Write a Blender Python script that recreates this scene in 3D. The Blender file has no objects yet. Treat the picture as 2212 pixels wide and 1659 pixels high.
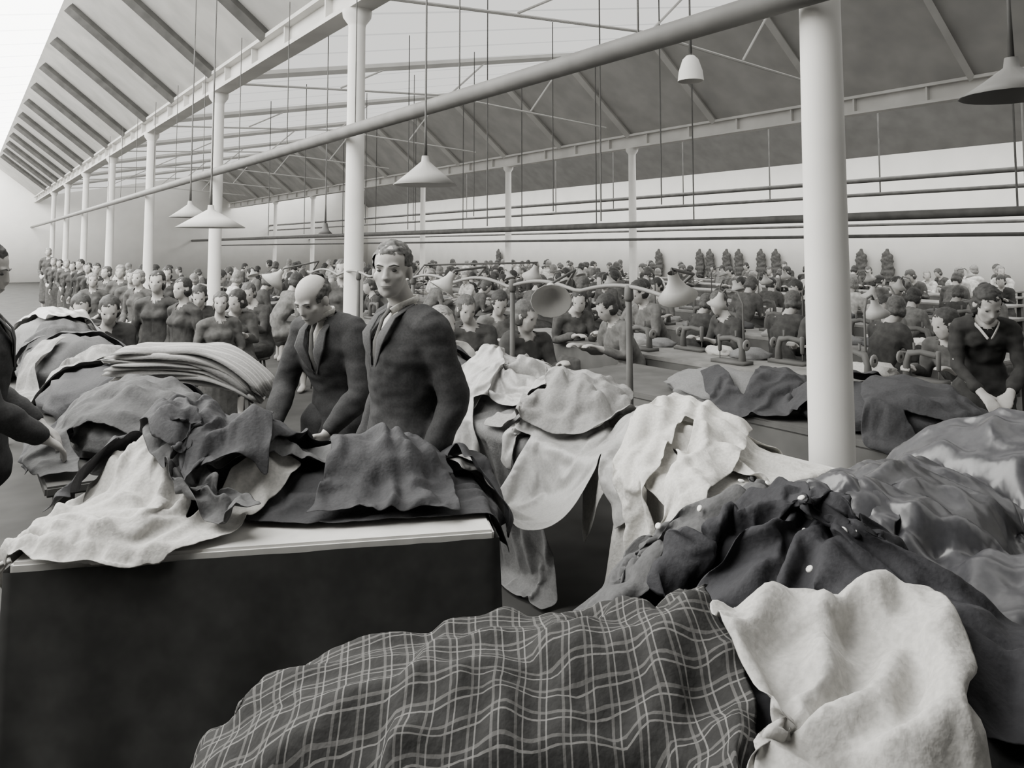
import bpy,bmesh,math,random,time,faulthandler
from mathutils import Vector,Matrix,noise,geometry
from mathutils.bvhtree import BVHTree
faulthandler.dump_traceback_later(170,exit=True)
random.seed(7)
F=1700.;H=1.72;CY=419.
YAW=math.radians(35);PIT=math.radians(4)
RC=Matrix.Rotation(-YAW,3,'Z')@Matrix.Rotation(math.pi/2+PIT,3,'X')
def G(px,py,z):
    d=RC@Vector(((px-1106)/F,-(py-CY)/F,-1)); t=(z-H)/d.z
    return Vector((d.x*t,d.y*t,z))
def GD(px,dep,z=0):
    r=(px-1106)/F*dep
    return Vector((math.sin(YAW)*dep+math.cos(YAW)*r,math.cos(YAW)*dep-math.sin(YAW)*r,z))
def ZP(py,dep):return H-(py-538)*dep/F
S=bpy.context.scene;COL=S.collection
cd=bpy.data.cameras.new('camera');cam=bpy.data.objects.new('camera',cd);COL.objects.link(cam)
cam.matrix_world=Matrix.Translation((0,0,H))@RC.to_4x4();cd.sensor_width=36;cd.lens=36*F/2212;cd.shift_y=-(829.5-CY)/2212;cd.clip_start=.05
S.camera=cam
def M(name,v,rough=.85,sc=8,amt=.15,bump=.1,tint=(1,.985,.95),spec=.25):
    m=bpy.data.materials.new(name);m.use_nodes=True;n=m.node_tree;b=n.nodes['Principled BSDF'];L=n.links
    tc=n.nodes.new('ShaderNodeTexCoord');no=n.nodes.new('ShaderNodeTexNoise');no.inputs['Scale'].default_value=sc;no.inputs['Detail'].default_value=2
    L.new(tc.outputs['Object'],no.inputs['Vector'])
    cr=n.nodes.new('ShaderNodeValToRGB');e=cr.color_ramp.elements
    e[0].position=.3;e[1].position=.7
    e[0].color=[v*(1-amt)*t for t in tint]+[1];e[1].color=[v*(1+amt)*t for t in tint]+[1]
    L.new(no.outputs['Fac'],cr.inputs['Fac']);L.new(cr.outputs['Color'],b.inputs['Base Color'])
    b.inputs['Roughness'].default_value=rough;b.inputs['Specular IOR Level'].default_value=spec
    if bump:
        bp=n.nodes.new('ShaderNodeBump');bp.inputs['Strength'].default_value=bump;bp.inputs['Distance'].default_value=.01
        L.new(no.outputs['Fac'],bp.inputs['Height']);L.new(bp.outputs['Normal'],b.inputs['Normal'])
    return m
def stripes(name,spec,base,coord='UV',mixf=.75):
    m=M(name,base,.9,90,.1,.2,(1,.99,.97));n=m.node_tree;L=n.links;b=n.nodes['Principled BSDF']
    src=b.inputs['Base Color'].links[0].from_socket
    tc=n.nodes.new('ShaderNodeTexCoord');sp=n.nodes.new('ShaderNodeSeparateXYZ');L.new(tc.outputs[coord],sp.inputs[0])
    for ax,per,st,wd,val in spec:
        a=n.nodes.new('ShaderNodeMath');a.operation='MULTIPLY_ADD';a.inputs[1].default_value=1/per;a.inputs[2].default_value=10-st;L.new(sp.outputs[ax],a.inputs[0])
        f=n.nodes.new('ShaderNodeMath');f.operation='FRACT';L.new(a.outputs[0],f.inputs[0])
        c=n.nodes.new('ShaderNodeMath');c.operation='LESS_THAN';c.inputs[1].default_value=wd;L.new(f.outputs[0],c.inputs[0])
        s=n.nodes.new('ShaderNodeMath');s.operation='MULTIPLY';s.inputs[1].default_value=mixf;L.new(c.outputs[0],s.inputs[0])
        mx=n.nodes.new('ShaderNodeMix');mx.data_type='RGBA';L.new(s.outputs[0],mx.inputs[0]);L.new(src,mx.inputs[6]);mx.inputs[7].default_value=(val,val*.98,val*.95,1);src=mx.outputs[2]
    L.new(src,b.inputs['Base Color']);return m
def O(name,me,mat=None,parent=None,label=None,cat=None,group=None,kind=None,loc=None,rz=0,smooth=True):
    o=bpy.data.objects.new(name,me);COL.objects.link(o)
    if mat and me and (len(me.materials)==0 or me.materials[0]!=mat): me.materials.clear();me.materials.append(mat)
    if parent:o.parent=parent
    if label:o['label']=label
    if cat:o['category']=cat
    if group:o['group']=group
    if kind:o['kind']=kind
    if loc is not None:o.location=loc
    o.rotation_euler.z=rz
    if smooth and me: me.polygons.foreach_set('use_smooth',[True]*len(me.polygons))
    return o
def copytree(r,loc,rz,sc=1,skip=()):
    c=r.copy();COL.objects.link(c);c.location=loc;c.rotation_euler.z=rz;c.scale=(sc,sc,sc)
    for ch in r.children:
        if ch.name.split('.')[0] in skip:continue
        k=ch.copy();COL.objects.link(k);k.parent=c
    return c
def mesh(bm,name='m'):
    me=bpy.data.meshes.new(name);bmesh.ops.recalc_face_normals(bm,faces=bm.faces);bm.to_mesh(me);bm.free();return me
def box(x0,x1,y0,y1,z0,z1,bev=0,bm=None):
    own=bm is None
    bm=bm or bmesh.new()
    r=bmesh.ops.create_cube(bm,size=1,matrix=Matrix.Translation(((x0+x1)/2,(y0+y1)/2,(z0+z1)/2))@Matrix.Diagonal((x1-x0,y1-y0,z1-z0,1)))
    if bev:
        es=list({e for v in r['verts'] for e in v.link_edges})
        bmesh.ops.bevel(bm,geom=es,offset=bev,segments=2,affect='EDGES')
    return mesh(bm) if own else bm
def loft(bm,pts,rad,n=12,cap=True,side=None,sm=0):
    pts=[Vector(p) for p in pts];rad=[(r,r) if not isinstance(r,tuple) else r for r in rad]
    if cap:
        a=(pts[0]-pts[1]).normalized();b=(pts[-1]-pts[-2]).normalized()
        r0=min(rad[0]);r1=min(rad[-1])
        pts=[pts[0]+a*r0*.6]+pts+[pts[-1]+b*r1*.6]
        rad=[(rad[0][0]*.6,rad[0][1]*.6)]+rad+[(rad[-1][0]*.6,rad[-1][1]*.6)]
    if sm:
        Q=[(p.x,p.y,p.z,r[0],r[1]) for p,r in zip(pts,rad)];o=[]
        for i in range(len(Q)-1):
            p0,p1,p2,p3=Q[max(i-1,0)],Q[i],Q[i+1],Q[min(i+2,len(Q)-1)]
            for k in range(sm):
                t=k/sm;o.append([.5*((2*b_)+(c_-a_)*t+(2*a_-5*b_+4*c_-d_)*t*t+(3*b_-a_-3*c_+d_)*t**3) for a_,b_,c_,d_ in zip(p0,p1,p2,p3)])
        o.append(Q[-1]);pts=[Vector(q[:3]) for q in o];rad=[(max(q[3],.003),max(q[4],.003)) for q in o]
    rings=[];N=len(pts);sd=Vector(side) if side else None
    for i,p in enumerate(pts):
        t=(pts[min(i+1,N-1)]-pts[max(i-1,0)]).normalized()
        if sd is None: sd=Vector((1,0,0)) if abs(t.x)<.8 else Vector((0,1,0))
        s=(sd-t*sd.dot(t)).normalized();u=t.cross(s);sd=s
        rings.append([bm.verts.new(p+s*math.cos(k*math.tau/n)*rad[i][0]+u*math.sin(k*math.tau/n)*rad[i][1]) for k in range(n)])
    for a,b in zip(rings,rings[1:]):
        for k in range(n): bm.faces.new((a[k],a[(k+1)%n],b[(k+1)%n],b[k]))
    bm.faces.new(rings[0][::-1]);bm.faces.new(rings[-1])
def ell(bm,c,r,mat=None,sub=3):
    m=(mat or Matrix.Identity(4))@Matrix.Translation(c)@Matrix.Diagonal((*r,1))
    bmesh.ops.create_icosphere(bm,subdivisions=sub,radius=1,matrix=m)
def tube(pts,r,n=10):
    bm=bmesh.new();loft(bm,pts,[r]*len(pts),n,cap=False);return mesh(bm)
def lathe(prof,n=24,bm=None,mt=None):
    own=bm is None;bm=bm or bmesh.new();rs=[];mt=mt or Matrix.Identity(4)
    for r,z in prof:
        rs.append([bm.verts.new(mt@Vector((r*math.cos(k*math.tau/n),r*math.sin(k*math.tau/n),z))) for k in range(n)])
    for a,b in zip(rs,rs[1:]):
        for k in range(n): bm.faces.new((a[k],a[(k+1)%n],b[(k+1)%n],b[k]))
    return mesh(bm) if own else bm
def quad(ps):
    me=bpy.data.meshes.new('q');me.from_pydata([tuple(p) for p in ps],[],[tuple(range(len(ps)))]);return me
# materials
m_col=M('painted_iron_white',.72,.6,3,.06,0)
m_wall=M('whitewashed_wall',.82,.9,1.5,.04,0)
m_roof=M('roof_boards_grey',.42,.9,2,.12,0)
m_roof_shaded=M('roof_boards_shaded',.15,.9,2,.12,0)  # same roof boards with the far bay's shade put into the colour
m_beam=M('beam_paint',.55,.7,2,.1,0)
m_dark=M('dark_iron',.1,.6,6,.2,0)
m_floor=M('floor_boards',.06,.8,3,.2,0)
m_pipe=M('grey_pipe',.2,.5,5,.12,0)
m_wood=M('bench_wood',.09,.7,6,.2,0)
m_top=M('bench_top_worn',.2,.7,6,.25,0)
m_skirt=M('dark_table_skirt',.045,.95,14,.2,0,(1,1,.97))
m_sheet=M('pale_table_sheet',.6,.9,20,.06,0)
m_shade=M('enamel_shade',.38,.5,5,.05,0)
m_skin=M('skin_grey',.42,.6,20,.06,0,(1,.97,.93))
m_hairg=M('hair_grey',.09,.6,60,.6,0);m_haird=M('hair_dark',.04,.6,60,.3,0);m_hairm=M('hair_brown',.08,.6,60,.3,0);m_hairl=M('hair_fair',.22,.6,60,.3,0)
m_eye=M('eye_dark',.05,.4,5,0,0)
FC={k:M('cloth_'+k,v,.8,90,.12,.2,t) for k,v,t in [('black',.028,(1,1,1.12)),('charcoal',.045,(1,1,1.06)),('dark',.08,(1,1,1.02)),('grey',.17,(1,1,1)),('mid',.28,(1,.99,.97)),('light',.44,(1,.98,.94)),('pale',.62,(1,.98,.93))]}
FC['satin']=M('cloth_satin',.05,.32,90,.12,0,(1,1,1.1),.8)
FC['satingrey']=M('cloth_satin_grey',.17,.38,90,.12,0,(1,1,1.06),.7)
FC['satinlight']=M('cloth_satin_light',.36,.42,90,.12,0,(1,.99,.97),.6)
DR={k:M('dress_'+k,v,.9,20,.25,0) for k,v in(('black',.03),('charcoal',.05),('dark',.08),('grey',.13),('light',.5))}
m_suit=M('suit_wool',.034,.9,120,.2,0,(1,1,1.02));m_lapel=M('suit_lapel',.05,.8,120,.2,0,(1,1,1.02))
m_plaid=stripes('plaid_cloth',[(0,.04,0,.12,.12),(0,.04,.32,.07,.2),(1,.04,0,.12,.12),(1,.04,.32,.07,.2)],.026,'UV',.65)
m_strip=stripes('striped_shirting',[(1,.04,0,.3,.42)],.26,'Object')
def glazing(name,st):
    m=bpy.data.materials.new(name);m.use_nodes=True;n=m.node_tree;n.nodes.clear();L=n.links
    tc=n.nodes.new('ShaderNodeTexCoord');sp=n.nodes.new('ShaderNodeSeparateXYZ');L.new(tc.outputs['Object'],sp.inputs[0])
    a=n.nodes.new('ShaderNodeMath');a.operation='MULTIPLY';a.inputs[1].default_value=.8;L.new(sp.outputs['Y'],a.inputs[0])
    f=n.nodes.new('ShaderNodeMath');f.operation='FRACT';L.new(a.outputs[0],f.inputs[0])
    c=n.nodes.new('ShaderNodeMath');c.operation='LESS_THAN';c.inputs[1].default_value=.08;L.new(f.outputs[0],c.inputs[0])
    e=n.nodes.new('ShaderNodeEmission');mx=n.nodes.new('ShaderNodeMix');mx.data_type='RGBA'
    mx.inputs[6].default_value=(1,.99,.95,1);mx.inputs[7].default_value=(.75,.75,.73,1)
    L.new(c.outputs[0],mx.inputs[0]);L.new(mx.outputs[2],e.inputs['Color']);e.inputs['Strength'].default_value=st
    o=n.nodes.new('ShaderNodeOutputMaterial');L.new(e.outputs[0],o.inputs[0]);return m
m_g1=glazing('skylight_glass_bright',9.5);m_g2=glazing('skylight_glass',1.2);m_g3=glazing('skylight_glass_far',4.2)
# ---- shell
Y0,Y1=-7.,48.;XL,XR=-7.,22.
O('floor',box(XL,XR,Y0,Y1,-.1,0),m_floor,kind='structure')
O('wall_left',box(XL-.2,XL,Y0,Y1,0,4.5),m_wall,kind='structure')
O('wall_right',box(XR,XR+.2,Y0,Y1,0,4.5),m_wall,kind='structure')
O('wall_back',box(XL,XR,Y1,Y1+.2,0,7),m_wall,kind='structure')
O('wall_front',box(XL,XR,Y0-.2,Y0,0,7),m_roof,kind='structure')
ZB=4.45;k=0
def roofz(x):
    for xb in(3.2,13.1,22.):
        if x<=xb:
            xr=xb-1.9
            return 6-(x-xr)/1.9*1.55 if x>xr else ZB+(x-(xb-9.9))/8*1.55
for xb in (3.2,13.1,22.):
    k+=1;xr=xb-1.9;xp=max(XL,xb-9.9) if xb<20 else 13.1
    O('ceiling' if k==1 else 'ceiling_%d'%k,quad([(xr,Y0,6.0),(xb,Y0,ZB),(xb,Y1,ZB),(xr,Y1,6.0)]),m_roof_shaded if k==3 else m_roof,kind='structure',smooth=False)
    ys=1.5 if k==1 else Y0
    O('window_%d'%k,quad([(xp,ys,ZB),(xr,ys,6.0),(xr,Y1,6.0),(xp,Y1,ZB)]),(m_g1,m_g2,m_g3)[k-1],kind='structure',smooth=False)
    if k==1:O('ceiling_4',quad([(xp,Y0,ZB),(xr,Y0,6.0),(xr,ys,6.0),(xp,ys,ZB)]),m_roof,kind='structure',smooth=False)  # added opaque roof out of view, shuts off skylight near the camera
cm=lathe([(.15,0),(.15,.06),(.115,.1),(.1,.2),(.085,3.95),(.09,3.98),(.14,4.05),(.15,4.12)],32)
CP=[]
for xb,y0,n in((3.2,2.1,8),(13.1,8.5,7)):
    for i in range(n):
        CP.append((xb,y0+5.2*i))
        O('column',cm,m_col,label='round white painted cast iron column under roof beam',cat='column',group='cast iron columns',loc=(xb,y0+5.2*i,0))
    bm=bmesh.new();box(xb-.12,xb+.12,Y0+.05,Y1-.05,4.12,4.17,bm=bm);box(xb-.02,xb+.02,Y0+.05,Y1-.05,4.17,4.40,bm=bm);box(xb-.13,xb+.13,Y0+.05,Y1-.05,4.4,4.45,bm=bm)
    for j in range(42):
        box(xb-.1,xb+.1,Y0+1.3*j+.6,Y0+1.3*j+.63,4.17,4.4,bm=bm)
    O('roof_beam',mesh(bm),m_beam,label='long riveted iron roof beam with flanges',cat='beam',smooth=False)
    for i in range(-1,n):
        y=y0+5.2*i
        for dy in (0,2.6):
            bm=bmesh.new();loft(bm,[(xb-1.85,y+dy,5.83),(xb-.1,y+dy,4.42)],[(.06,.1)]*2,4,cap=False,side=(0,1,0))
            O('roof_rafter',mesh(bm),m_dark if xb<4 else m_beam,label='sloping roof rafter meeting the beam',cat='rafter',group='roof rafters',smooth=False)
        xa=xb;bm=bmesh.new()
        if xa+9.9<=22.1:
            loft(bm,[(xa+.1,y,ZB-.05),(xa+7.9,y,5.88)],[(.04,.07)]*2,4,cap=False,side=(0,1,0))
            loft(bm,[(xa+.1,y,4.3),(xa+4,y,4.55),(xa+8,y,4.3)],[.02]*3,6,cap=False)
            for q in(2,4,6):loft(bm,[(xa+q,y,4.45),(xa+q+1,y,roofz(xa+q+1)-.06)],[.018]*2,6,cap=False)
            O('roof_truss',mesh(bm),m_beam,label='light iron roof truss with slender tie rods',cat='truss',group='roof trusses',smooth=False)
O('shaft_pipe',tube([(3.02,Y0+.1,2.85),(3.02,Y1-.1,2.85)],.06,16),m_pipe,label='long thick grey overhead pipe along the columns',cat='pipe')
PP=((15.5,3.15,.05),(15.5,2.85,.04),(11,2.2,.065),(12.2,1.93,.03),(18,2.3,.035))
for x,z,r in PP:
    O('overhead_pipe',tube([(x,Y0,z),(x,Y1,z)],r,8),m_dark,label='thin dark overhead pipe running the hall length',cat='pipe',group='overhead pipes')
def rod(x,y,z0,z1,r):
    bm=bmesh.new();lathe([(r,z0),(r,z1)],6,bm);O('hanging_rod',mesh(bm),m_dark,label='thin vertical rod hanging from the roof',cat='rod',group='hanging rods',loc=(x,y,0))
for j in range(12):
    y=1.2+j*1.9;rod(3.02,y,2.9,roofz(3.02)-.02,.006)
for j in range(9):
    y=3.5+j*2.7;rod(15.5,y,2.83,roofz(15.5),.016);rod(11,y+1,2.2,roofz(11),.013)
for j in range(6):rod(7.5,5+2.3*j,2.3,roofz(7.5),.009);rod(5.3,6+2.1*j,2.0,roofz(5.3),.008)
# ---- tables
def table(nm,c,w,d,z,rz,label,skirt=False,matt=None,legs=2,panel=False):
    e=bpy.data.objects.new(nm,None);COL.objects.link(e);e.location=c;e.rotation_euler.z=rz;e['label']=label;e['category']='table'
    t=O('table_top',box(-w/2,w/2,-d/2,d/2,z-.04,z,.008),matt or m_wood,e,smooth=False)
    for sx in(-1,1):
        for a in range(legs):
            yy=-(d/2-.07)+a*(d-.14)/(legs-1)
            O('leg',box(sx*(w/2-.07)-.035,sx*(w/2-.07)+.035,yy-.035,yy+.035,0,z-.04),m_wood,e,smooth=False)
    if panel:O('front_panel',box(-w/2+.005,-w/2+.03,-d/2+.02,d/2-.02,z-panel,z-.041),m_dark,e,smooth=False)
    if skirt:
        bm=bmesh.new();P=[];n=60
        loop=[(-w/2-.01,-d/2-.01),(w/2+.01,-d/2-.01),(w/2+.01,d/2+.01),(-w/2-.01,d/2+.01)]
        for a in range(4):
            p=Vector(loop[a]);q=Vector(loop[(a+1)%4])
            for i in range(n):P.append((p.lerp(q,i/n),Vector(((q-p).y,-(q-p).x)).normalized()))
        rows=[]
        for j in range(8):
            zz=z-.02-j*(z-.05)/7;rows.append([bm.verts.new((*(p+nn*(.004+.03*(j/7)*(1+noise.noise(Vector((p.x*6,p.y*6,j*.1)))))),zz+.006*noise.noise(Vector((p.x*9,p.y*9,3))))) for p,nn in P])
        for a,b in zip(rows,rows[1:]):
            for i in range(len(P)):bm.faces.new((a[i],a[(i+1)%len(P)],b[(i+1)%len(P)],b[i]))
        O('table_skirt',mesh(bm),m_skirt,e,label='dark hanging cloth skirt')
    return e,t
A=Vector((1.41,2.11));TA=math.radians(24);u=Vector((math.cos(TA),-math.sin(TA)));v=Vector((-u.y,u.x))
TW=1.38
c=A-u*TW/2+v*.31
def T1(a,b,z):
    p=A-u*a+v*b;return (p.x,p.y,z)
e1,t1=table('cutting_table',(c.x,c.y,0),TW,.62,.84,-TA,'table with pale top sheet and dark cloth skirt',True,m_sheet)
e2,t2=table('work_table',(.7,5.95,0),.8,4.9,.82,0,'long wooden table heaped with garments')
e3,t3=table('work_table',(2.6,3.75,0),.8,3.7,.82,0,'long table with pale garments draped over its edge',matt=m_sheet)
e4,t4=table('work_table',(1.8,.5,0),2.9,1.9,.78,0,'broad low wooden table heaped with coats')
e5,t5=table('work_table',(4.05,2.6,0),.9,4.2,.8,0,'long wooden table with dark garments',panel=.5)
bpy.context.view_layer.update()
fl=O('tmpfloor',box(-2,6,-2,9,-.1,0.0),m_floor)
LUMPS=[];CO=[]
def coll(o,th=.012):
    o.modifiers.new('col','COLLISION');o.collision.thickness_outer=th;o.collision.thickness_inner=.04;o.collision.cloth_friction=75;o.collision.damping=.5;CO.append(o)
for o in [t1,t2,t3,t4,t5,fl]:coll(o)
def lump(loc,r,rz=0,mat=None,seed=0,lab='crumpled heap of cloth on a table',pre=True):
    bm=bmesh.new();bmesh.ops.create_icosphere(bm,subdivisions=4 if pre else 3,radius=1)
    am=.13 if pre else .3
    for q in bm.verts:
        p=q.co.copy();w=p+noise.noise_vector(p*1.5+Vector((seed,0,0)))*.5
        f=noise.ridged_multi_fractal(Vector((w.x*1.3,w.y*2.6,w.z*1.5))+Vector((seed,3,1)),.9,2.1,4,.9,2.)
        q.co=p*(1+am*(f-1));q.co.z=max(q.co.z,-.3)
        q.co=Vector((q.co.x*r[0],q.co.y*r[1],(q.co.z+.3)*r[2]))
    o=O('cloth_bundle',mesh(bm),mat,label=lab,cat='cloth bundle',loc=loc,rz=rz)
    if pre:coll(o);LUMPS.append(o)
    return o
JK=[(-.28,-.38),(.28,-.38),(.25,.14),(.5,-.2),(.62,-.1),(.42,.28),(.2,.37),(.08,.4),(-.08,.4),(-.2,.37),(-.42,.28),(-.62,-.1),(-.5,-.2),(-.25,.14)]
CT=[(x,(y-.4)*1.35+.5) if abs(x)<.3 and y<0 else (x,y+.1) for x,y in JK]
BJ=[(-.2,-.42),(.2,-.42),(.19,.12),(.36,-.12),(.44,-.03),(.33,.32),(.15,.4),(-.15,.4),(-.33,.32),(-.44,-.03),(-.36,-.12),(-.19,.12)]
LC=[(-.36,-.8),(.36,-.8),(.28,.2),(.5,-.1),(.6,0),(.4,.42),(.2,.5),(-.2,.5),(-.4,.42),(-.6,0),(-.5,-.1),(-.28,.2)]
TR=[(-.21,.5),(.21,.5),(.27,.1),(.24,-.6),(.05,-.6),(.02,.2),(-.02,.2),(-.05,-.6),(-.24,-.6),(-.27,.1)]
BIG=[(-.5,-.6),(.5,-.62),(.48,0),(.4,.55),(-.35,.6),(-.5,.1)]
def RECT(w,h):return[(-w/2,-h/2),(w/2,-h/2),(w/2,h/2),(-w/2,h/2)]
def flat(out,sp):
    P=[Vector(p) for p in out];n0=len(P);pts=[]
    for i in range(n0):
        a=P[i];b=P[(i+1)%n0];m=max(1,int((b-a).length/sp))
        for k in range(m):pts.append(a.lerp(b,k/m))
    nb=len(pts);ed=[(i,(i+1)%nb) for i in range(nb)]
    xs=[p.x for p in P];ys=[p.y for p in P];y=min(ys);r=0
    def inside(p):
        c=False
        for i in range(n0):
            a=P[i];b=P[i-1]
            if (a.y>p.y)!=(b.y>p.y) and p.x<(b.x-a.x)*(p.y-a.y)/(b.y-a.y)+a.x:c=not c
        return c
    while y<max(ys):
        x=min(xs)+(sp/2 if r%2 else 0)
        while x<max(xs):
            p=Vector((x,y))
            if inside(p) and min((p-q).length_squared for q in pts[:nb])>sp*sp*.36:pts.append(p)
            x+=sp
        y+=sp*.87;r+=1
    vo,_,fo,_,_,_=geometry.delaunay_2d_cdt(pts,ed,[list(range(nb))],1,1e-5)
    return vo,fo
class Gm:pass
NG=[0]
def garment(name,out,loc,rz,mat,label,sp=.025,crum=.02,comp=(.84,.93),pin=None,bend=.3,buttons=None,fold=.015,freq=45):
    NG[0]+=1;seed=NG[0]
    vo,fo=flat(out,sp);me=bpy.data.meshes.new(name)
    R=Matrix.Rotation(rz,3,'Z');rest=[];vs=[];L=Vector(loc)
    for p in vo:
        rest.append(R@Vector((p.x,p.y,0))+L)
        n1=noise.noise(Vector((p.x*4+seed*3.1,p.y*2.5,seed)));n2=noise.noise(Vector((p.x*9,p.y*6+seed,seed*2.)))
        z=fold*math.sin((p.x+.35*p.y*math.sin(seed*2.))*freq+n1*6)*(.5+abs(n2)*1.2)+crum*(.7*n1+.5*n2)
        q=Vector((p.x*comp[0]+.015*n2,p.y*comp[1]+.02*n1,z))
        vs.append(R@q+L)
    me.from_pydata(rest,[],[tuple(f) for f in fo]);uv=me.uv_layers.new(name='UV')
    for l in me.loops:uv.data[l.index].uv=vo[l.vertex_index]
    o=O(name,me,mat,label=label,cat='clothing')
    g=Gm();g.o=o;g.vo=vo;g.buttons=buttons;g.vs=vs;g.pin=pin;g.bend=bend;g.z=loc[2]
    return g
def setup(g,tree):
    o=g.o
    for i,q in enumerate(g.vs):
        h=tree.ray_cast(Vector((q.x,q.y,2.4)),Vector((0,0,-1)))
        if h[0] is not None:
            dzv=q.z-g.z
            q.z=max(q.z-.06,h[0].z+.028+max(0,dzv+.018))
    bk=o.shape_key_add(name='Basis');ck=o.shape_key_add(name='crumple')
    for i,q in enumerate(g.vs):ck.data[i].co=q
    ck.value=1
    if g.pin:
        vg=o.vertex_groups.new(name='pin')
        vg.add([i for i,q in enumerate(g.vs) if g.pin(q,g.vo[i])],1.,'REPLACE')
    c=o.modifiers.new('cloth','CLOTH');s=c.settings;s.quality=5;s.mass=.3;s.tension_stiffness=12;s.compression_stiffness=12;s.shear_stiffness=6;s.bending_stiffness=g.bend
    s.tension_damping=5;s.compression_damping=5;s.shear_damping=5;s.bending_damping=.5;s.air_damping=2
    s.rest_shape_key=bk
    if g.pin:s.vertex_group_mass='pin'
    cs=c.collision_settings;cs.distance_min=.008;cs.collision_quality=2;cs.use_self_collision=False
m_btn=M('pearl_button',.85,.35,5,.05,0)
bme=lathe([(.0005,.0035),(.0045,.0045),(.0072,.0035),(.0082,.001),(.0072,0),(.0005,0)],10)
NL=[0]
def simulate(gs,frames=30,cap=14):
    t0=time.time();NL[0]+=1
    vsx=[];fsx=[]
    for o in CO:
        mw=o.matrix_world if o.parent else Matrix.LocRotScale(o.location,o.rotation_euler,o.scale)
        n=len(vsx);vsx+=[mw@q.co for q in o.data.vertices];fsx+=[[n+i for i in p.vertices] for p in o.data.polygons]
    tree=BVHTree.FromPolygons(vsx,fsx)
    for g in gs:
        g.layer=NL[0];setup(g,tree)
        c=g.o.modifiers['cloth'];c.point_cache.frame_start=1;c.point_cache.frame_end=frames
    for f in range(1,frames+1):
        S.frame_set(f)
        if time.time()-t0>cap:break
    dg=bpy.context.evaluated_depsgraph_get()
    for g in gs:
        me=bpy.data.meshes.new_from_object(g.o.evaluated_get(dg))
        g.o.modifiers.clear();g.o.shape_key_clear();g.o.vertex_groups.clear();g.o.data=me
        me.polygons.foreach_set('use_smooth',[True]*len(me.polygons))
        c=sum((q.co for q in me.vertices),Vector())/len(me.vertices);c.z=min(q.co.z for q in me.vertices)
        me.transform(Matrix.Translation(-c));g.o.location=c;coll(g.o)
    S.frame_set(1)
    return gs
def finish(gs):
    for g in gs:
        for m in list(g.o.modifiers):g.o.modifiers.remove(m)
        g.o.location.z+=.005*(g.layer-1)
        s=g.o.modifiers.new('s','SOLIDIFY');s.thickness=.003;s.offset=0
        s=g.o.modifiers.new('ss','SUBSURF');s.levels=1;s.render_levels=1
        if g.buttons:
            for bx,by in g.buttons:
                i=min(range(len(g.vo)),key=lambda i:(g.vo[i].x-bx)**2+(g.vo[i].y-by)**2)
                if i>=len(g.o.data.vertices):continue
                vv=g.o.data.vertices[i];n=vv.normal.copy()
                if n.z<0:n=-n
                b=O('button',bme,m_btn,g.o);b.location=vv.co+n*.004
                b.rotation_mode='QUATERNION';b.rotation_quaternion=n.to_track_quat('Z','Y')
# heaps
R35=-math.radians(35)
q=GD(1060,1.42);lump((q.x,q.y,.78),(.46,.2,.15),R35,FC['charcoal'],1)
lump((1.5,1.12,.78),(.34,.28,.17),.2,FC['dark'],2)
lump((2.1,1.2,.78),(.36,.3,.24),0,FC['charcoal'],3)
lump((2.75,1.15,.78),(.36,.38,.28),0,FC['black'],3)
lump((1.3,.66,.78),(.42,.26,.14),-.3,FC['black'],33)
lump((2.0,.66,.78),(.4,.28,.16),0,FC['black'],34)
lump(T1(.95,.45,.84),(.3,.15,.14),-TA,FC['charcoal'],4)
lump(T1(.4,.42,.84),(.3,.14,.09),-TA,FC['charcoal'],14)
lump((2.6,2.45,.82),(.28,.3,.12),0,FC['mid'],15)
lump((2.6,3.05,.82),(.28,.32,.16),0,FC['light'],5)
lump((2.62,3.75,.82),(.28,.4,.2),.1,FC['mid'],6)
lump((2.62,4.75,.82),(.28,.45,.18),.1,FC['dark'],7)
lump((.72,4.0,.82),(.3,.4,.18),0,FC['dark'],8)
lump((.7,5.0,.82),(.34,.5,.2),0,FC['charcoal'],9)
lump((.66,6.1,.82),(.34,.55,.26),0,FC['dark'],10)
lump((.66,7.4,.82),(.34,.6,.3),0,FC['grey'],11)
lump((4.0,1.2,.8),(.36,.5,.18),0,FC['dark'],22)
lump((4.0,2.3,.8),(.36,.5,.18),0,FC['charcoal'],12)
lump((4.0,3.3,.8),(.34,.5,.14),0,FC['grey'],13)
pn=lambda q,p:p.y>.4
BT=[(sx*.05,-.36+.085*i) for i in range(8) for sx in(-1,1)]
def at(px,py,z,dz=.0):
    p=G(px,py,z);return (p.x,p.y,z+dz)
def dz(a,b,z=.95):
    d=G(*b,z)-G(*a,z);return math.atan2(d.y,d.x)-math.pi/2
DB=dz((1250,1330),(1850,1160))
BK=dict(buttons=BT,comp=(.93,.97),fold=.008,crum=.012,sp=.023)
gs=[]
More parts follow.
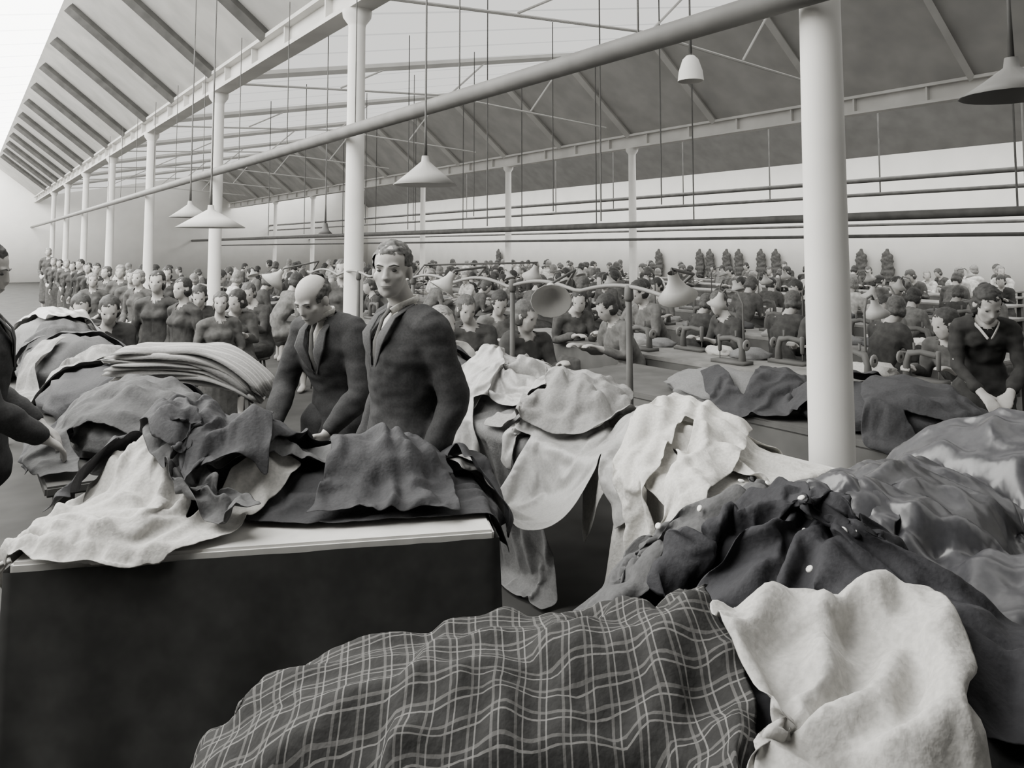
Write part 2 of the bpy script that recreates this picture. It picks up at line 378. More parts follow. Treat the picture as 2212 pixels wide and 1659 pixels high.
gs+=simulate([garment('overcoat',BIG,T1(.42,.48,.9),math.pi/2-TA,FC['charcoal'],'dark coat spread flat on the table heap',comp=(.74,.9)),
 garment('overcoat',LC,(2.02,2.15,.9),-1.5,FC['light'],'pale overcoat draped over the table edge',pin=pn),
 garment('overcoat',LC,(2.02,3.35,.95),-1.62,FC['grey'],'grey overcoat hanging over the table edge',pin=pn),
 garment('overcoat',CT,at(1420,1170,.9),DB,FC['satingrey'],'grey satin coat spread over the heap'),
 garment('overcoat',BIG,at(2080,1020,1.0),.2,FC['satin'],'black satin-lined coat heaped on the table'),
 garment('overcoat',BIG,at(1900,1480,.95),DB+.5,FC['dark'],'dark coat heaped on the table'),
 garment('overcoat',BIG,at(1480,1560,.9),DB+.8,FC['charcoal'],'charcoal coat spread over the heap'),
 garment('jacket',CT,(.72,4.2,.9),.5,FC['charcoal'],'dark jacket thrown on the heap'),
 garment('jacket',CT,(4.0,1.9,.9),.2,FC['charcoal'],'dark coat lying on the table'),
 garment('jacket',CT,(.7,5.5,.9),2.,FC['mid'],'grey jacket thrown on the heap'),
 garment('sheet',RECT(.6,.8),T1(1.42,.3,.9),-TA+math.pi/2,FC['light'],'pale sheet hanging over the table end',pin=lambda q,p:p.y<-.3)])
gs+=simulate([garment('overcoat',JK,T1(1.08,.28,.9),math.pi-TA+.15,FC['light'],'pale crumpled overcoat lying on the table',comp=(.78,.82),fold=.02),
 garment('overcoat',LC,(2.02,2.72,.95),-1.55,FC['satinlight'],'pale satin coat hanging over the table edge',pin=pn),
 garment('overcoat',LC,(2.05,3.95,.95),-1.6,FC['mid'],'pale coat hanging over the table edge',pin=pn),
 garment('overcoat',BIG,at(1980,1110,1.0),DB+.4,FC['satin'],'dark satin lining cloth on the heap'),
 garment('overcoat',BIG,at(2160,1330,1.0),.1,FC['black'],'black coat hanging off the heap'),
 garment('overcoat',CT,(2.62,2.1,.9),.25,FC['pale'],'pale coat spread over the table end',pin=lambda q,p:p.y>.4),
 garment('jacket',JK,(3.95,1.0,.95),1.2,FC['satin'],'dark satin jacket lying on the table'),
 garment('jacket',CT,(.68,6.6,.9),1.,FC['dark'],'dark jacket thrown on the heap'),
 garment('jacket',CT,(2.65,4.9,.95),1.2,FC['charcoal'],'dark jacket lying on the table')])
gs+=simulate([garment('jacket',CT,T1(.72,.5,.9),math.pi/2-TA+.1,FC['dark'],'dark jacket lying on the table heap',comp=(.78,.88),fold=.02),
 garment('jacket',CT,(2.5,3.5,1.),.4,FC['satinlight'],'pale jacket thrown over the heap'),
 garment('trousers',TR,(2.3,2.2,.95),-1.2,FC['pale'],'pale trousers hanging over the table edge',pin=lambda q,p:p.y>.45),
 garment('coat',BJ,at(1580,1160,1.0),DB-.05,FC['satin'],'black satin double-breasted jacket with white buttons',**BK),
 garment('jacket',CT,at(1930,1330,1.0),DB+.3,FC['satin'],'dark satin coat folded on the heap'),
 garment('jacket',CT,(.66,7.6,.9),.3,FC['satinlight'],'pale jacket thrown on the heap'),
 garment('jacket',CT,(4.0,2.9,.95),2.,FC['charcoal'],'dark jacket lying on the table')])
gs+=simulate([garment('coat',BJ,at(1600,1250,1.02),DB,FC['dark'],'charcoal double-breasted jacket with white buttons',**BK),
 garment('jacket',JK,T1(.3,.42,.95),-TA-.1,FC['charcoal'],'dark jacket lying on the table heap',comp=(.82,.86),fold=.02),
 garment('jacket',JK,(.66,3.95,1.0),.6,FC['dark'],'dark jacket thrown on the heap'),
 garment('jacket',JK,(2.55,3.0,1.0),2.4,FC['mid'],'grey jacket thrown over the heap')])
gs+=simulate([garment('coat',BJ,at(1700,1370,1.03),DB+.08,FC['black'],'black jacket with rows of white buttons on the heap',**BK),
 garment('jacket',JK,T1(.95,.5,.98),-TA+.3,FC['charcoal'],'dark jacket lying on the table heap',comp=(.82,.82),fold=.018)])
gs+=simulate([garment('shirt',[(-.27,-.55),(.27,-.55),(.29,0),(.27,.55),(-.27,.55),(-.29,0)],at(940,1560,.95),dz((700,1510),(1400,1490)),m_plaid,'dark plaid shirt with thin pale checks',comp=(.86,.92),fold=.016)])
gs+=simulate([garment('shirt',RECT(.6,.42),at(1900,1700,.95),dz((1700,1560),(2150,1560)),FC['light'],'pale lining cloth crumpled on the heap',comp=(.88,.88),fold=.01)])
finish(gs)
bpy.data.objects.remove(fl)
for o in S.objects:
    for m in list(o.modifiers):
        if m.type=='COLLISION':o.modifiers.remove(m)
for o in LUMPS:
    for q in o.data.vertices:
        q.co-=q.normal*.016;q.co.z=max(q.co.z,.001)
# striped shirts stack
cs=Vector((1.02,4.33,0))
for j in range(8):
    bm=bmesh.new();nx,ny=22,12;top=[];bot=[]
    for i in range(nx+1):
        for q in range(ny+1):
            a=i/nx*2-1;b=q/ny*2-1
            ed=min(1,(1-abs(a))*7,(1-abs(b))*5);ed=max(ed,0)**.5
            z=-.1*max(0,a)**2*(1+j*.15)+.012*noise.noise(Vector((a*2,b*4,j*1.3)))+.008*math.sin(b*7+a*2+j)
            x=a*.38+.025*math.sin(j*2.);y=b*.17+.015*math.sin(j*3.+a*3)
            top.append(bm.verts.new((x,y,z+.021*ed)));bot.append(bm.verts.new((x,y,z)))
    def id(i,q):return i*(ny+1)+q
    for i in range(nx):
        for q in range(ny):
            bm.faces.new([top[id(i,q)],top[id(i+1,q)],top[id(i+1,q+1)],top[id(i,q+1)]]);bm.faces.new([bot[id(i,q)],bot[id(i,q+1)],bot[id(i+1,q+1)],bot[id(i+1,q)]])
    bmesh.ops.remove_doubles(bm,verts=bm.verts,dist=.0005)
    O('folded_shirt',mesh(bm),m_strip,label='folded striped shirt in a stack',cat='shirt',group='stack of striped shirts',loc=(cs.x,cs.y,1.05+j*.021),rz=-math.radians(35)+.05*math.sin(j*5))
# ---- people
def remesh(bm,vox,sm=3,dec=1):
    me=mesh(bm)
    o=bpy.data.objects.new('t',me);COL.objects.link(o)
    r=o.modifiers.new('r','REMESH');r.mode='VOXEL';r.voxel_size=vox
    s=o.modifiers.new('s','SMOOTH');s.factor=.5;s.iterations=sm
    if dec<1:
        d=o.modifiers.new('d','DECIMATE');d.ratio=dec
    dg=bpy.context.evaluated_depsgraph_get();dg.update()
    m2=bpy.data.meshes.new_from_object(o.evaluated_get(dg));bpy.data.objects.remove(o);bpy.data.meshes.remove(me);return m2
def cut(me,fn):
    bm=bmesh.new();bm.from_mesh(me);bmesh.ops.delete(bm,geom=[f for f in bm.faces if fn(f.calc_center_median())],context='FACES');bm.to_mesh(me);bm.free()
def wrinkle(me,a,sc=9,seed=0):
    ns=[q.normal.copy() for q in me.vertices]
    for q,n in zip(me.vertices,ns):
        p=q.co;f=noise.noise(Vector((p.x*sc+seed,p.y*sc,p.z*sc*1.4)))+.5*noise.noise(Vector((p.x*sc*2+seed,p.y*sc*2,p.z*sc*3)))
        q.co=p+n*a*f
STAND=dict(pel=(0,0,.95),wai=(0,0,1.1),che=(0,.01,1.29),nek=(0,-.01,1.46),hed=(0,.03,1.635),sh=(.175,-.01,1.405),el=(.225,-.03,1.12),wr=(.21,.08,.88),hi=(.1,0,.9),kn=(.11,.02,.5),an=(.11,-.03,.09))
SEAT=dict(pel=(0,-.1,.54),wai=(0,-.08,.68),che=(0,0,.86),nek=(0,.05,1.02),hed=(0,.11,1.18),sh=(.16,.04,.975),el=(.2,.12,.74),wr=(.12,.33,.81),hi=(.1,-.08,.52),kn=(.11,.32,.52),an=(.11,.3,.09))
m_lip=M('lip',.2,.6,5,0,0)
def person(base,ov={},label='',vox=.011,sex='f',mats=None,yaw=0,pit=0,hair='bob',eyes=True,fat=1,suit=False,fr=1.35,group=None,dec=1):
    P={}
    for k_,v_ in base.items():
        if k_ in('sh','el','wr','hi','kn','an'):
            P[k_+'B']=Vector(v_);P[k_+'A']=Vector((-v_[0],v_[1],v_[2]))
        else:P[k_]=Vector(v_)
    for k_,v_ in ov.items():P[k_]=Vector(v_)
    HM=Matrix.Translation(P['hed'])@Matrix.Rotation(yaw,4,'Z')@Matrix.Rotation(-pit,4,'X')
    w=fat*(1 if sex=='m' else .9);SM=4 if suit else 0
    def torso(bm,e,hem=None,top=True):
        pts=[];rd=[]
        if hem:pts.append(hem);rd.append((.165*w+e*1.3,.13*w+e*1.3))
        pts+=[P['pel'],P['wai'],P['che'],P['che'].lerp(P['nek'],.62)]
        rd+=[(.155*w+e,.115*w+e),(.135*w+e,.098*w+e),(.16*w+e,.115*w+e),(.125*w+e,.085*w+e)]
        if top:pts.append(P['nek']);rd.append((.055+e,.055+e))
        loft(bm,pts,rd,28 if suit else 16,side=(1,0,0),sm=SM)
        for s in'AB':
            sp=P['sh'+s];c_=P['che'].lerp(P['nek'],.72);loft(bm,[c_,c_.lerp(sp,.6)+Vector((0,0,.012)),sp],[(.06+e),(.056+e),(.05+e)],14)
            if sex=='f':ell(bm,P['che']+Vector((-.055 if s=='A' else .055,.06,.0)),(.06+e,.05+e,.065+e))
    def arm(bm,s,e,end=1.):
        a,b,c_=P['sh'+s],P['el'+s],P['wr'+s]
        loft(bm,[a,a.lerp(b,.5),b,b.lerp(c_,.35),b.lerp(c_,end)],[.05*w+e,.043*w+e,.038*w+e,.036*w+e,.027+e*.9],14,sm=SM)
    bm=bmesh.new();torso(bm,-.004)
    loft(bm,[P['nek']-Vector((0,0,.05)),P['nek']+Vector((0,0,.02)),HM@Vector((0,-.015,-.05))],[.06,.053,.052],16)
    for c_,r in(((0,-.015,.03),(.074,.095,.085)),((0,.02,-.03),(.06,.068,.08)),((0,.04,-.075),(.045,.04,.036)),((0,.052,-.09),(.026,.028,.022)),((-.038,.05,-.024),(.024,.022,.024)),((.038,.05,-.024),(.024,.022,.024)),((-.026,.072,.018),(.024,.013,.009)),((.026,.072,.018),(.024,.013,.009)),((0,.08,-.056),(.024,.011,.013)),((0,.084,-.064),(.02,.009,.006)),((-.074,-.01,-.012),(.011,.019,.032)),((.074,-.01,-.012),(.011,.019,.032)),((0,.095,-.03),(.014,.011,.009))):ell(bm,c_,r,HM)
    loft(bm,[HM@Vector((0,.078,.015)),HM@Vector((0,.094,-.024))],[.009,.010],12)
    for s in'AB':
        arm(bm,s,0)
        sg=-1 if s=='A' else 1
        loft(bm,[P['hi'+s],P['hi'+s].lerp(P['kn'+s],.5),P['kn'+s],P['kn'+s].lerp(P['an'+s],.35),P['an'+s]],[.083*w,.072*w,.053,.05,.034],12)
        an=P['an'+s];loft(bm,[an+Vector((0,-.04,-.045)),an+Vector((0,.06,-.045)),an+Vector((sg*.01,.17,-.06))],[(.035,.038),(.042,.036),(.035,.022)],10,side=(1,0,0))
        wr=P['wr'+s];d=P.get('hd'+s,(wr-P['el'+s])).normalized()
        if abs(d.z)>.7:sv=Vector((0,1,0));cv=Vector((-sg,0,0))
        else:sv=Vector((-sg,0,0));cv=Vector((0,0,-1))
        sv=(sv-d*sv.dot(d)).normalized();cv=(cv-d*cv.dot(d)-sv*cv.dot(sv)).normalized()
        loft(bm,[wr-d*.02,wr+d*.03,wr+d*.085],[(.026,.02),(.034,.016),(.04,.013)],12,side=sv)
        for i,Lf in enumerate((.07,.078,.072,.055)):
            b0=wr+d*.08+sv*(.03-.0195*i);r=.0082*fr
            loft(bm,[b0-d*.01,b0+d*Lf*.45+cv*.008,b0+d*Lf*.8+cv*.025,b0+d*Lf*.95+cv*.042],[r,r,r*.95,r*.8],8)
        loft(bm,[wr+d*.025+sv*.02,wr+d*.05+sv*.048+cv*.012,wr+d*.08+sv*.058+cv*.02],[.012*fr**.5,.0105*fr**.5,.009*fr**.5],8)
    body=O('person',remesh(bm,vox,3,dec),mats['skin'],label=label,cat='person',group=group)
    cl=bmesh.new()
    if suit:
        hem=P['pel']+(P['pel']-P['wai'])*.75
        torso(cl,.024,hem)
        for s in'AB':arm(cl,s,.018,.93)
        me=remesh(cl,vox*1.2,8)
        ax=(P['nek']-P['wai']);ln=ax.length;ax.normalize();fw=Vector((1,0,0)).cross(ax)*-1
        if fw.y<0:fw=-fw
        def vcut(p):
            t=(p-P['wai']).dot(ax)/ln;o_=(p-P['wai']-ax*t*ln).dot(fw)
            return (t>.42 and o_>.03 and abs(p.x-P['wai'].x)<.006+.07*(t-.42) and t<1.3) or (t>1.1 and (p-P['nek']).length<.085)
        cut(me,vcut);wrinkle(me,.009,9)
        O('jacket',me,mats['top'],body)
        sb=bmesh.new();torso(sb,.006);O('shirt',remesh(sb,vox*1.3,4),FC['pale'],body)
        cb=bmesh.new();nk=P['nek']+ax*.03
        for sg in(-1,1):
            loft(cb,[nk+Vector((0,-.06,.028)),nk+Vector((sg*.056,-.015,.024)),nk+Vector((sg*.047,.04,.004)),nk+Vector((sg*.012,.066,-.02))],[(.004,.014)]*4,8,sm=3)
        O('shirt_collar',mesh(cb),FC['pale'],body)
        tb=bmesh.new();f0=lambda t,o_:P['wai']+ax*ln*t+fw*o_
        loft(tb,[f0(1.06,.066),f0(.95,.105),f0(.7,.14),f0(.42,.142)],[(.014,.01),(.012,.006),(.018,.005),(.024,.005)],8,side=(1,0,0));O('necktie',mesh(tb),mats.get('tie',FC['dark']),body)
        lb=bmesh.new()
        for sg in(-1,1):
            loft(lb,[f0(1.1,.02)+Vector((sg*.07,-.02,0)),f0(.97,.095)+Vector((sg*.07,0,0)),f0(.8,.142)+Vector((sg*.07,0,0)),f0(.7,.15)+Vector((sg*.052,0,0)),f0(.38,.152)+Vector((sg*.012,0,0))],[(.01,.004),(.024,.004),(.036,.004),(.032,.004),(.005,.003)],8,side=(1,0,0))
        O('lapel',mesh(lb),m_lapel,body)
        tr=bmesh.new()
        for s in'AB':loft(tr,[P['hi'+s],P['kn'+s],P['an'+s]-Vector((0,0,.02))],[.108*w,.085,.078],12)
        ell(tr,P['pel'],(.165*w,.125*w,.12));O('trousers',remesh(tr,vox*2),mats['bottom'],body)
        sb=bmesh.new()
        for s in'AB':
            an=P['an'+s];loft(sb,[an+Vector((0,-.045,-.045)),an+Vector((0,.06,-.045)),an+Vector((0,.19,-.06))],[(.042,.043),(.05,.042),(.04,.027)],10,side=(1,0,0))
        O('shoe',mesh(sb),FC['black'],body)
    else:
        torso(cl,.014)
        for s in'AB':arm(cl,s,.012,.85)
        kn=(P['knA']+P['knB'])/2;an=(P['anA']+P['anB'])/2
        hp=(P['hiA']+P['hiB'])/2
        loft(cl,[P['pel'],hp,hp.lerp(kn,.6),kn,kn.lerp(an,.5)],[(.17,.13),(.185,.135),(.2,.12),(.2,.11),(.21,.13)],16,side=(1,0,0))
        me=remesh(cl,vox,3,dec);cut(me,lambda p:(p-(P['nek']+Vector((0,.04,.03)))).length<.075);wrinkle(me,.018,8,random.random()*9)
        O('dress',me,mats['top'],body)
        if mats.get('collar'):
            cb=bmesh.new();nk=P['nek']+Vector((0,0,.0))
            for sg in(-1,1):loft(cb,[nk+Vector((0,-.07,.02)),nk+Vector((sg*.072,-.01,.0)),nk+Vector((sg*.05,.075,-.04)),nk+Vector((sg*.012,.11,-.1))],[(.005,.014)]*4,8,sm=3)
            O('collar',mesh(cb),mats['collar'],body)
    hb=bmesh.new();ell(hb,(0,-.022,.036),(.081,.099,.087),HM)
    if hair=='bob':
        for sg in(-1,1):ell(hb,(sg*.052,-.03,-.03),(.034,.055,.055),HM)
        ell(hb,(0,-.07,-.03),(.055,.042,.05),HM)
    me=remesh(hb,min(vox,.008),2,dec);HI=HM.inverted()
    if hair=='bob':cut(me,lambda p:(HI@p).y>.038 and (HI@p).z<.06+.25*abs((HI@p).x-.015))
    elif hair=='bald':cut(me,lambda p:(HI@p).z>.06-.35*((HI@p).y+.02) or (HI@p).z<-.035 or (HI@p).y>.035)
    else:cut(me,lambda p:((HI@p).y>.03 and (HI@p).z<.065) or ((HI@p).z<.005 and (HI@p).y>-.01) or (HI@p).z<-.045)
    wrinkle(me,.008,32);O('hair',me,mats['hair'],body)
    if eyes:
        for sg in(-1,1):
            eb=bmesh.new();ell(eb,(sg*.03,.0725,.001),(.0125,.007,.005 if suit else .007),HM,2);O('eye',mesh(eb),m_eye,body)
            if suit:
                eb=bmesh.new();loft(eb,[HM@Vector((sg*.012,.085,.019)),HM@Vector((sg*.032,.083,.024)),HM@Vector((sg*.05,.07,.018))],[.002,.003,.002],6);O('eyebrow',mesh(eb),m_hairm,body)
        if suit:
            eb=bmesh.new();loft(eb,[HM@Vector((-.02,.087,-.0605)),HM@Vector((0,.092,-.0605)),HM@Vector((.02,.087,-.0605))],[.0016]*3,6);O('mouth',mesh(eb),m_lip,body)
    return body
def place(o,loc,deg,sc=1):
    o.location=loc;o.rotation_euler.z=math.radians(deg);o.scale=(sc,)*3
MS=lambda t,h,b='charcoal',**k:dict(skin=m_skin,top=DR[t],hair=h,bottom=DR[b],**k)
MT=dict(skin=m_skin,top=m_suit,hair=m_hairg,bottom=m_suit,tie=DR['dark'])
p1=person(STAND,dict(nek=(0,.01,1.46),hed=(0,.075,1.635),shA=(-.185,-.01,1.405),shB=(.185,-.01,1.405),elA=(-.25,-.07,1.13),wrA=(-.24,.04,.89),wrB=(.2,.1,.89),elB=(.24,-.04,1.13)),'man in dark suit, white shirt and tie, standing upright',.006,'m',MT,.8,.03,'short',suit=True,fr=1.05,fat=1.14)
place(p1,(1.53,2.94,0),92,1.0)
p2=person(STAND,dict(pel=(0,-.06,.93),wai=(0,-.03,1.08),che=(0,.04,1.26),nek=(0,.1,1.4),hed=(0,.19,1.51),shA=(-.18,.07,1.345),shB=(.18,.07,1.345),elA=(-.25,.1,1.07),wrA=(-.18,.25,.9),elB=(.24,.14,1.07),wrB=(.13,.3,.91)),'balding man in dark suit leaning over the garments',.007,'m',MT,.1,.5,'bald',suit=True,fr=1.1,fat=1.14)
place(p2,(1.57,3.74,0),112,.98)
p3=person(STAND,dict(elA=(-.24,.04,1.13),wrA=(-.12,.24,.98),elB=(.25,.08,1.12),wrB=(.14,.26,.97)),'man in dark jacket standing with hands on garments',.009,'m',dict(MT,hair=m_haird),-.2,.25,'short',suit=True,fr=1.2)
place(p3,(.055,3.85,0),-95)
def joinfar(b,nm):
    bm=bmesh.new();mats=[];n0=0
    for o in [b]+[c for c in b.children if c.name.split('.')[0] in('dress','hair')]:
        bm.from_mesh(o.data);bm.faces.ensure_lookup_table()
        for f in bm.faces[n0:]:f.material_index=len(mats)
        n0=len(bm.faces);mats.append(o.data.materials[0])
    me=bpy.data.meshes.new(nm);bm.to_mesh(me);bm.free()
    for m in mats:me.materials.append(m)
    o=bpy.data.objects.new('t',me);COL.objects.link(o);d=o.modifiers.new('d','DECIMATE');d.ratio=.5
    dg=bpy.context.evaluated_depsgraph_get();dg.update();m2=bpy.data.meshes.new_from_object(o.evaluated_get(dg));bpy.data.objects.remove(o)
    return m2
VAR=[];FAR=[]
W=[('grey',m_haird),('charcoal',m_hairm),('dark',m_haird),('light',m_hairl),('dark',m_hairm),('black',m_haird)]
for j,(t,h) in enumerate(W):
    yw=[0,.5,-.5,.9,-.2,.2][j];pt=[.5,.3,.3,.05,.6,.4][j];dx=[0,.03,-.03,0,.02,-.02][j];ln=[.04,0,.06,-.02,.08,.02][j]
    VAR.append(person(SEAT,dict(che=(0,ln,.86),nek=(0,.05+ln*1.3,1.01),hed=(dx,.12+ln*1.6,1.165-ln*.3),shA=(-.16,.04+ln*1.2,.97),shB=(.16,.04+ln*1.2,.97),wrA=(-.15,.3+dx+ln,.82),wrB=(.1,.36-dx+ln,.82)),'seated woman in %s dress working at a bench'%t,.013,'f',MS(t,h),yw,pt,'bob',fr=1.4,group='seated sewing women',dec=.22))
    FAR.append((joinfar(VAR[-1],'person'),VAR[-1]['label']))
SV=[]
for j,(t,h) in enumerate([('charcoal',m_haird),('dark',m_hairm),('black',m_haird),('dark',m_hairl)]):
    SV.append(person(STAND,dict(wrA=(-.08,.2,1.03),wrB=(.09,.21,1.0),elA=(-.23,.0,1.13),elB=(.23,0,1.13)) if j%2 else {},'standing woman in %s overall watching'%t,.013,'f',MS(t,h),[.1,-.2,0,.2][j],0,'bob' if j!=2 else 'short',fr=1.4,group='standing onlookers',dec=.25))
used=set()
def put(tpl,loc,deg,sc=1,**k):
    if tpl.name not in used:used.add(tpl.name);place(tpl,loc,deg,sc);return tpl
    return copytree(tpl,loc,math.radians(deg),sc,**k)
def putfar(loc,deg,sc):
    me,lb=random.choice(FAR);o=O('person',me,None,label=lb,cat='person',group='seated sewing women',loc=loc,rz=math.radians(deg));o.scale=(sc,)*3
# stool, machine
bm=bmesh.new();lathe([(.0,.44),(.16,.44),(.165,.425),(.16,.41),(0,.41)],12,bm)
for a in range(4):
    ca,sa=math.cos(a*math.pi/2+.78),math.sin(a*math.pi/2+.78);loft(bm,[(ca*.1,sa*.1,.41),(ca*.16,sa*.16,.01)],[.014,.011],6)
stool_me=mesh(bm)
bm=bmesh.new();box(-.17,.17,-.07,.07,0,.03,0,bm=bm);loft(bm,[(.11,0,.03),(.11,0,.13),(.085,0,.2),(0,0,.215),(-.11,0,.2)],[(.032,.032),(.024,.026),(.028,.026),(.021,.02),(.024,.022)],8)
loft(bm,[(-.125,0,.225),(-.125,0,.1)],[(.019,.022),(.015,.017)],8);loft(bm,[(-.125,0,.1),(-.125,0,.035)],[.005,.004],5);lathe([(.01,.23),(.011,.28),(.005,.28)],6,bm,Matrix.Translation((.05,0,0)))
mach_me=mesh(bm)
wheel_me=lathe([(.015,.0),(.042,.0),(.048,.008),(.042,.016),(.015,.016)],12,None,Matrix.Translation((.15,0,.165))@Matrix.Rotation(math.pi/2,4,'Y'))
mach=O('sewing_machine',mach_me,m_dark,label='black sewing machine on a bench',cat='sewing machine',group='sewing machines')
O('balance_wheel',wheel_me,m_pipe,mach)
def cone(r,h,mt):
    return lathe([(.025,h+.04),(.03,h),(r*.55,h*.5),(r,0),(r-.004,0),(r*.5,h*.5-.01),(.02,h-.01),(.0005,h-.01)],16,None,mt)
bm=bmesh.new();loft(bm,[(0,0,.01),(0,0,.5),(0,.05,.6),(0,.16,.62),(0,.22,.56)],[.009]*5,6);lamp=O('bench_lamp',mesh(bm),m_dark,label='small conical lamp on curved arm over bench',cat='lamp',group='bench lamps')
O('lamp_shade',cone(.1,.09,Matrix.Translation((0,.25,.47))@Matrix.Rotation(.35,4,'X')),m_shade,lamp)
bund=[lump((0,0,-9),(.2,.14,.085),0,FC[t],20+i,'small heap of %s sewing work on bench'%t,False) for i,t in enumerate(('light','mid','dark','pale','grey'))]
fm=[False,False]
def inview(x,y):
    d=x*math.sin(YAW)+y*math.cos(YAW);r=x*math.cos(YAW)-y*math.sin(YAW)
    return d>1 and abs(r/d)*F<1120
def free(x,y):return all(math.hypot(x-a,y-b)>.6 for a,b in CP)
ub=set();nb=0
def setmach(x,y,deg,sk):
    if not fm[0]:mach.location=(x,y,.75);mach.rotation_euler.z=math.radians(deg);fm[0]=True
    else:copytree(mach,(x,y,.75),math.radians(deg),1,skip=('balance_wheel',) if sk else ())
for X,ya,yb,side in((4.55,9.5,26,(-1,1)),(5.6,2.6,7.8,(1,)),(7.7,3.2,26,(-1,1)),(9.9,4.2,27,(-1,1)),(12.0,5.,28,(-1,)),(14.9,6.2,30,(-1,1)),(17.4,7.2,30,(-1,1)),(19.8,8.2,31,(-1,1))):
    table('sewing_bench',(X,(ya+yb)/2,0),.8,yb-ya,.75,0,'long sewing bench crowded with machines and work',matt=m_top,legs=2,panel=.4)
    for s in side:
        y=ya+.4+random.random()*.4
        while y<yb-.4:
            d=math.hypot(X,y)
            if inview(X,y):
                if random.random()>.06:
                    x=X+s*.76;dg=(90 if s>0 else -90)+random.uniform(-18,18)
                    if free(x,y):
                        if d>12:putfar((x,y,0),dg,random.uniform(.94,1.08))
                        else:put(random.choice(VAR),(x,y,0),dg,random.uniform(.94,1.08),skip=('eye',) if d>9 else ())
                        if d<8:O('stool',stool_me,m_wood,label='round wooden stool under a seated woman',cat='stool',group='stools',loc=(x+s*.1,y,0))
                if d<14:
                    setmach(X+s*.2,y,90 if s>0 else -90,d>8)
                    if len(side)==1:setmach(X-s*.18,y+.3,-90 if s>0 else 90,d>8)
                for dy in ((.5,) if d>9 else (.4,.75)):
                    if d>15:break
                    bi=random.randrange(5);b=bund[bi];yy=y+dy
                    if bi in ub:copytree(b,(X+s*.2,yy,.75),random.random()*6,random.uniform(.7,1.0))
                    else:ub.add(bi);b.location=(X+s*.2,yy,.75)
                if s==side[0] and nb<24 and d<18 and random.random()<.7:
                    nb+=1
                    if not fm[1]:lamp.location=(X-.02,y+.3,.745);fm[1]=True
                    else:copytree(lamp,(X-.02,y+.3,.745),random.choice((0,1.57,-1.57,3.1))+random.uniform(-.4,.4),1.)
            y+=random.uniform(1.05,1.2) if d<12 else random.uniform(1.35,1.6)
for px,dep,sc,deg in((345,7.2,.87,150),(402,7.0,.84,115),(480,6.6,.78,175),(740,8.6,.92,160),(305,9.5,.84,130),(288,10.5,.83,170),(265,11.5,.85,150),(235,12.3,.83,140),(212,13.2,.85,170),(195,14.4,.84,150),(178,15.5,.87,130),(162,16.6,.83,150),(148,18,.85,160),(133,19,.84,150),(120,20,.85,150),(108,22,1.,150),(205,10.5,.8,165),(365,11,.84,160)):
    q=GD(px,dep)
    if free(q.x,q.y):put(random.choice(SV),q,deg,sc,skip=('eye',) if dep>11 else ())
for px,dep,deg in((182,7.3,165),(246,7.,160),(958,5.6,150),(1130,6.3,170),(1020,7,140),(1345,7.3,80),(520,8.4,150),(560,9.5,120),(690,10,150),(870,9,150),(1070,8,160),(1230,8.5,160),(640,7.8,150),(440,9,150)):
    q=GD(px,dep)
    if free(q.x,q.y):put(random.choice(VAR),q,deg,1.03);O('stool',stool_me,m_wood,label='round wooden stool under a seated woman',cat='stool',group='stools',loc=(q.x,q.y,0))
for t_ in VAR+SV:
    if t_.name not in used:
        for c_ in list(t_.children):bpy.data.objects.remove(c_)
        bpy.data.objects.remove(t_)
p4=person(STAND,dict(che=(0,.06,1.25),nek=(0,.13,1.37),hed=(0,.22,1.48),shA=(-.15,.1,1.32),shB=(.15,.1,1.32),elA=(-.18,.16,1.08),wrA=(-.08,.33,.95),elB=(.18,.16,1.08),wrB=(.08,.35,.95)),'woman in black coat with pale collar bending over work',.01,'f',MS('black',m_haird,collar=FC['light']),.2,.55,'bob',fr=1.3,fat=.92)
place(p4,GD(2110,4.9),125,.94)
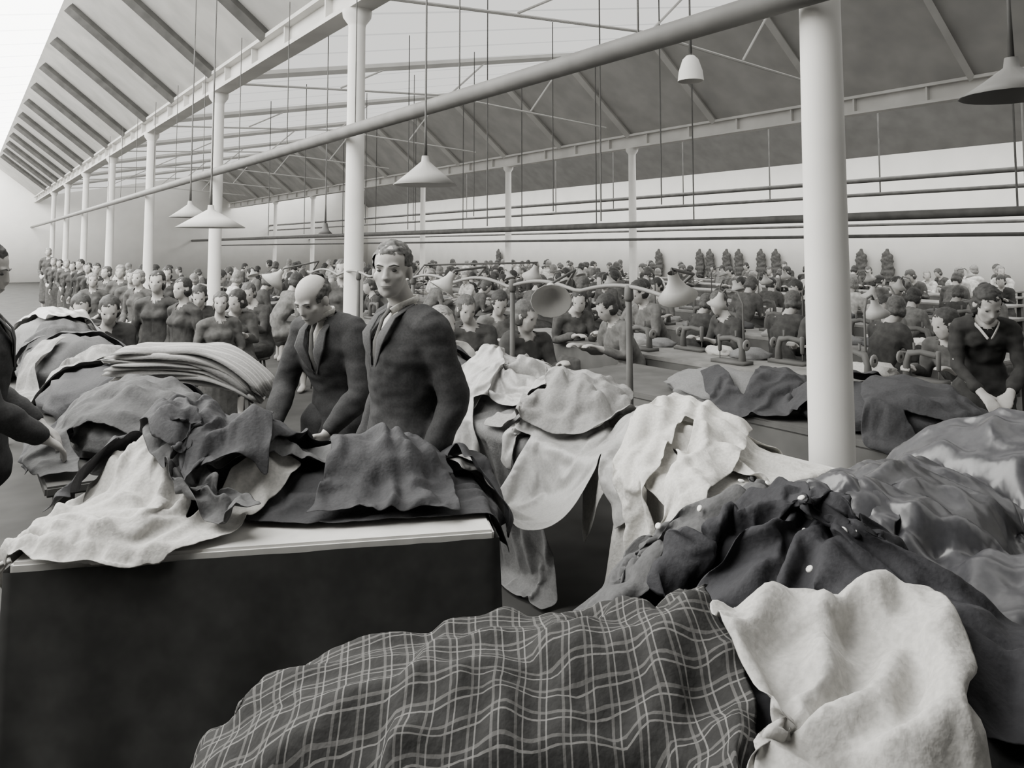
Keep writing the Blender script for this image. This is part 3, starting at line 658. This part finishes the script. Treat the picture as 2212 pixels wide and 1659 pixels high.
# lamp rail over middle table
X0=3.12
rl=O('lamp_rail',tube([(X0,3.0+i*.06,1.46+.05*abs(math.sin(i*.06*math.pi/.75))) for i in range(90)],.012,8),m_pipe,label='scalloped iron lamp rail on slim posts',cat='rail')
for y in(3.3,4.45,5.9,7.0):
    bm=bmesh.new();loft(bm,[(X0,y,0),(X0,y,.8),(X0,y,1.47)],[.022,.02,.016],8);loft(bm,[(X0,y,1.44),(X0,y,1.5)],[.028,.024],8);O('post',mesh(bm),m_dark,rl)
vd=lambda px,py,dep:GD(px,dep,ZP(py,dep))
for px,py,dep,r,tx,tz in((1190,650,4.6,.12,1.0,2.5),(1462,640,3.9,.1,.5,-1.2),(955,625,5.4,.1,.6,1.2),(590,610,8,.13,.7,1.),(1150,600,7,.1,.5,0)):
    q=vd(px,py,dep)
    bm=bmesh.new();R_=Matrix.Rotation(tz,3,'Z')@Matrix.Rotation(tx,3,'X');tp=R_@Vector((0,0,r*.95));loft(bm,[tp,tp+R_@Vector((0,0,.06)),Vector((X0-q.x,tp.y*.5+.1,1.56-q.z+.03)),Vector((X0-q.x,.22,1.5-q.z))],[.009]*4,8)
    l=O('rail_lamp',mesh(bm),m_dark,label='tilted conical enamel lamp on curved arm',cat='lamp',group='rail lamps',loc=q)
    O('lamp_shade',cone(r,r*.95,(R_.to_4x4())),m_shade,l)
# pendant lamps
for px,py,dep,r,h,mt in((918,400,5.6,.23,.17,m_shade),(410,470,8.6,.22,.14,m_shade),(455,492,7,.3,.16,m_beam),(1497,172,6.,.1,.2,m_col),(2200,205,3.2,.2,.12,m_pipe),(703,505,9,.08,.08,m_dark)):
    q=vd(px,py,dep);z1=roofz(q.x)-q.z
    bm=bmesh.new();loft(bm,[(0,0,h+.02),(0,0,h+.25),(0,0,z1)],[.014,.008,.006],8,cap=False)
    l=O('pendant_lamp',mesh(bm),m_dark,label='wide conical enamel pendant lamp hanging on a rod',cat='lamp',group='pendant lamps',loc=q)
    O('lamp_shade',cone(r,h,Matrix.Identity(4)) if h<.19 else lathe([(.1,0),(.09,.08),(.06,.17),(.03,.2),(.0005,.2)],20),mt,l)
# coats on far wall
bm=bmesh.new();loft(bm,[(0,0,0),(0,0,.5),(0,0,.8),(0,0,.95)],[(.17,.1),(.15,.1),(.14,.09),(.05,.05)],12,side=(0,1,0));loft(bm,[(0,-.13,.75),(0,-.17,.25)],[.045,.04],8);loft(bm,[(0,.13,.75),(0,.17,.25)],[.045,.04],8)
cme=remesh(bm,.03,2);wrinkle(cme,.05,6)
for px in(1075,1420,1508,1530,1566,1592,1640,1672,1856,1912,440):
    a=math.atan((px-1106)/F)+YAW;y=21.8/math.tan(a)
    if y<46:O('hanging_coat',cme,DR['dark'],label='dark coat hanging on the far wall',cat='coat',group='coats on far wall',loc=(21.85,y,.75))
w=bpy.data.worlds.new('w');S.world=w;w.use_nodes=True;w.node_tree.nodes['Background'].inputs[0].default_value=(0,0,0,1);w.node_tree.nodes['Background'].inputs[1].default_value=0
faulthandler.cancel_dump_traceback_later()
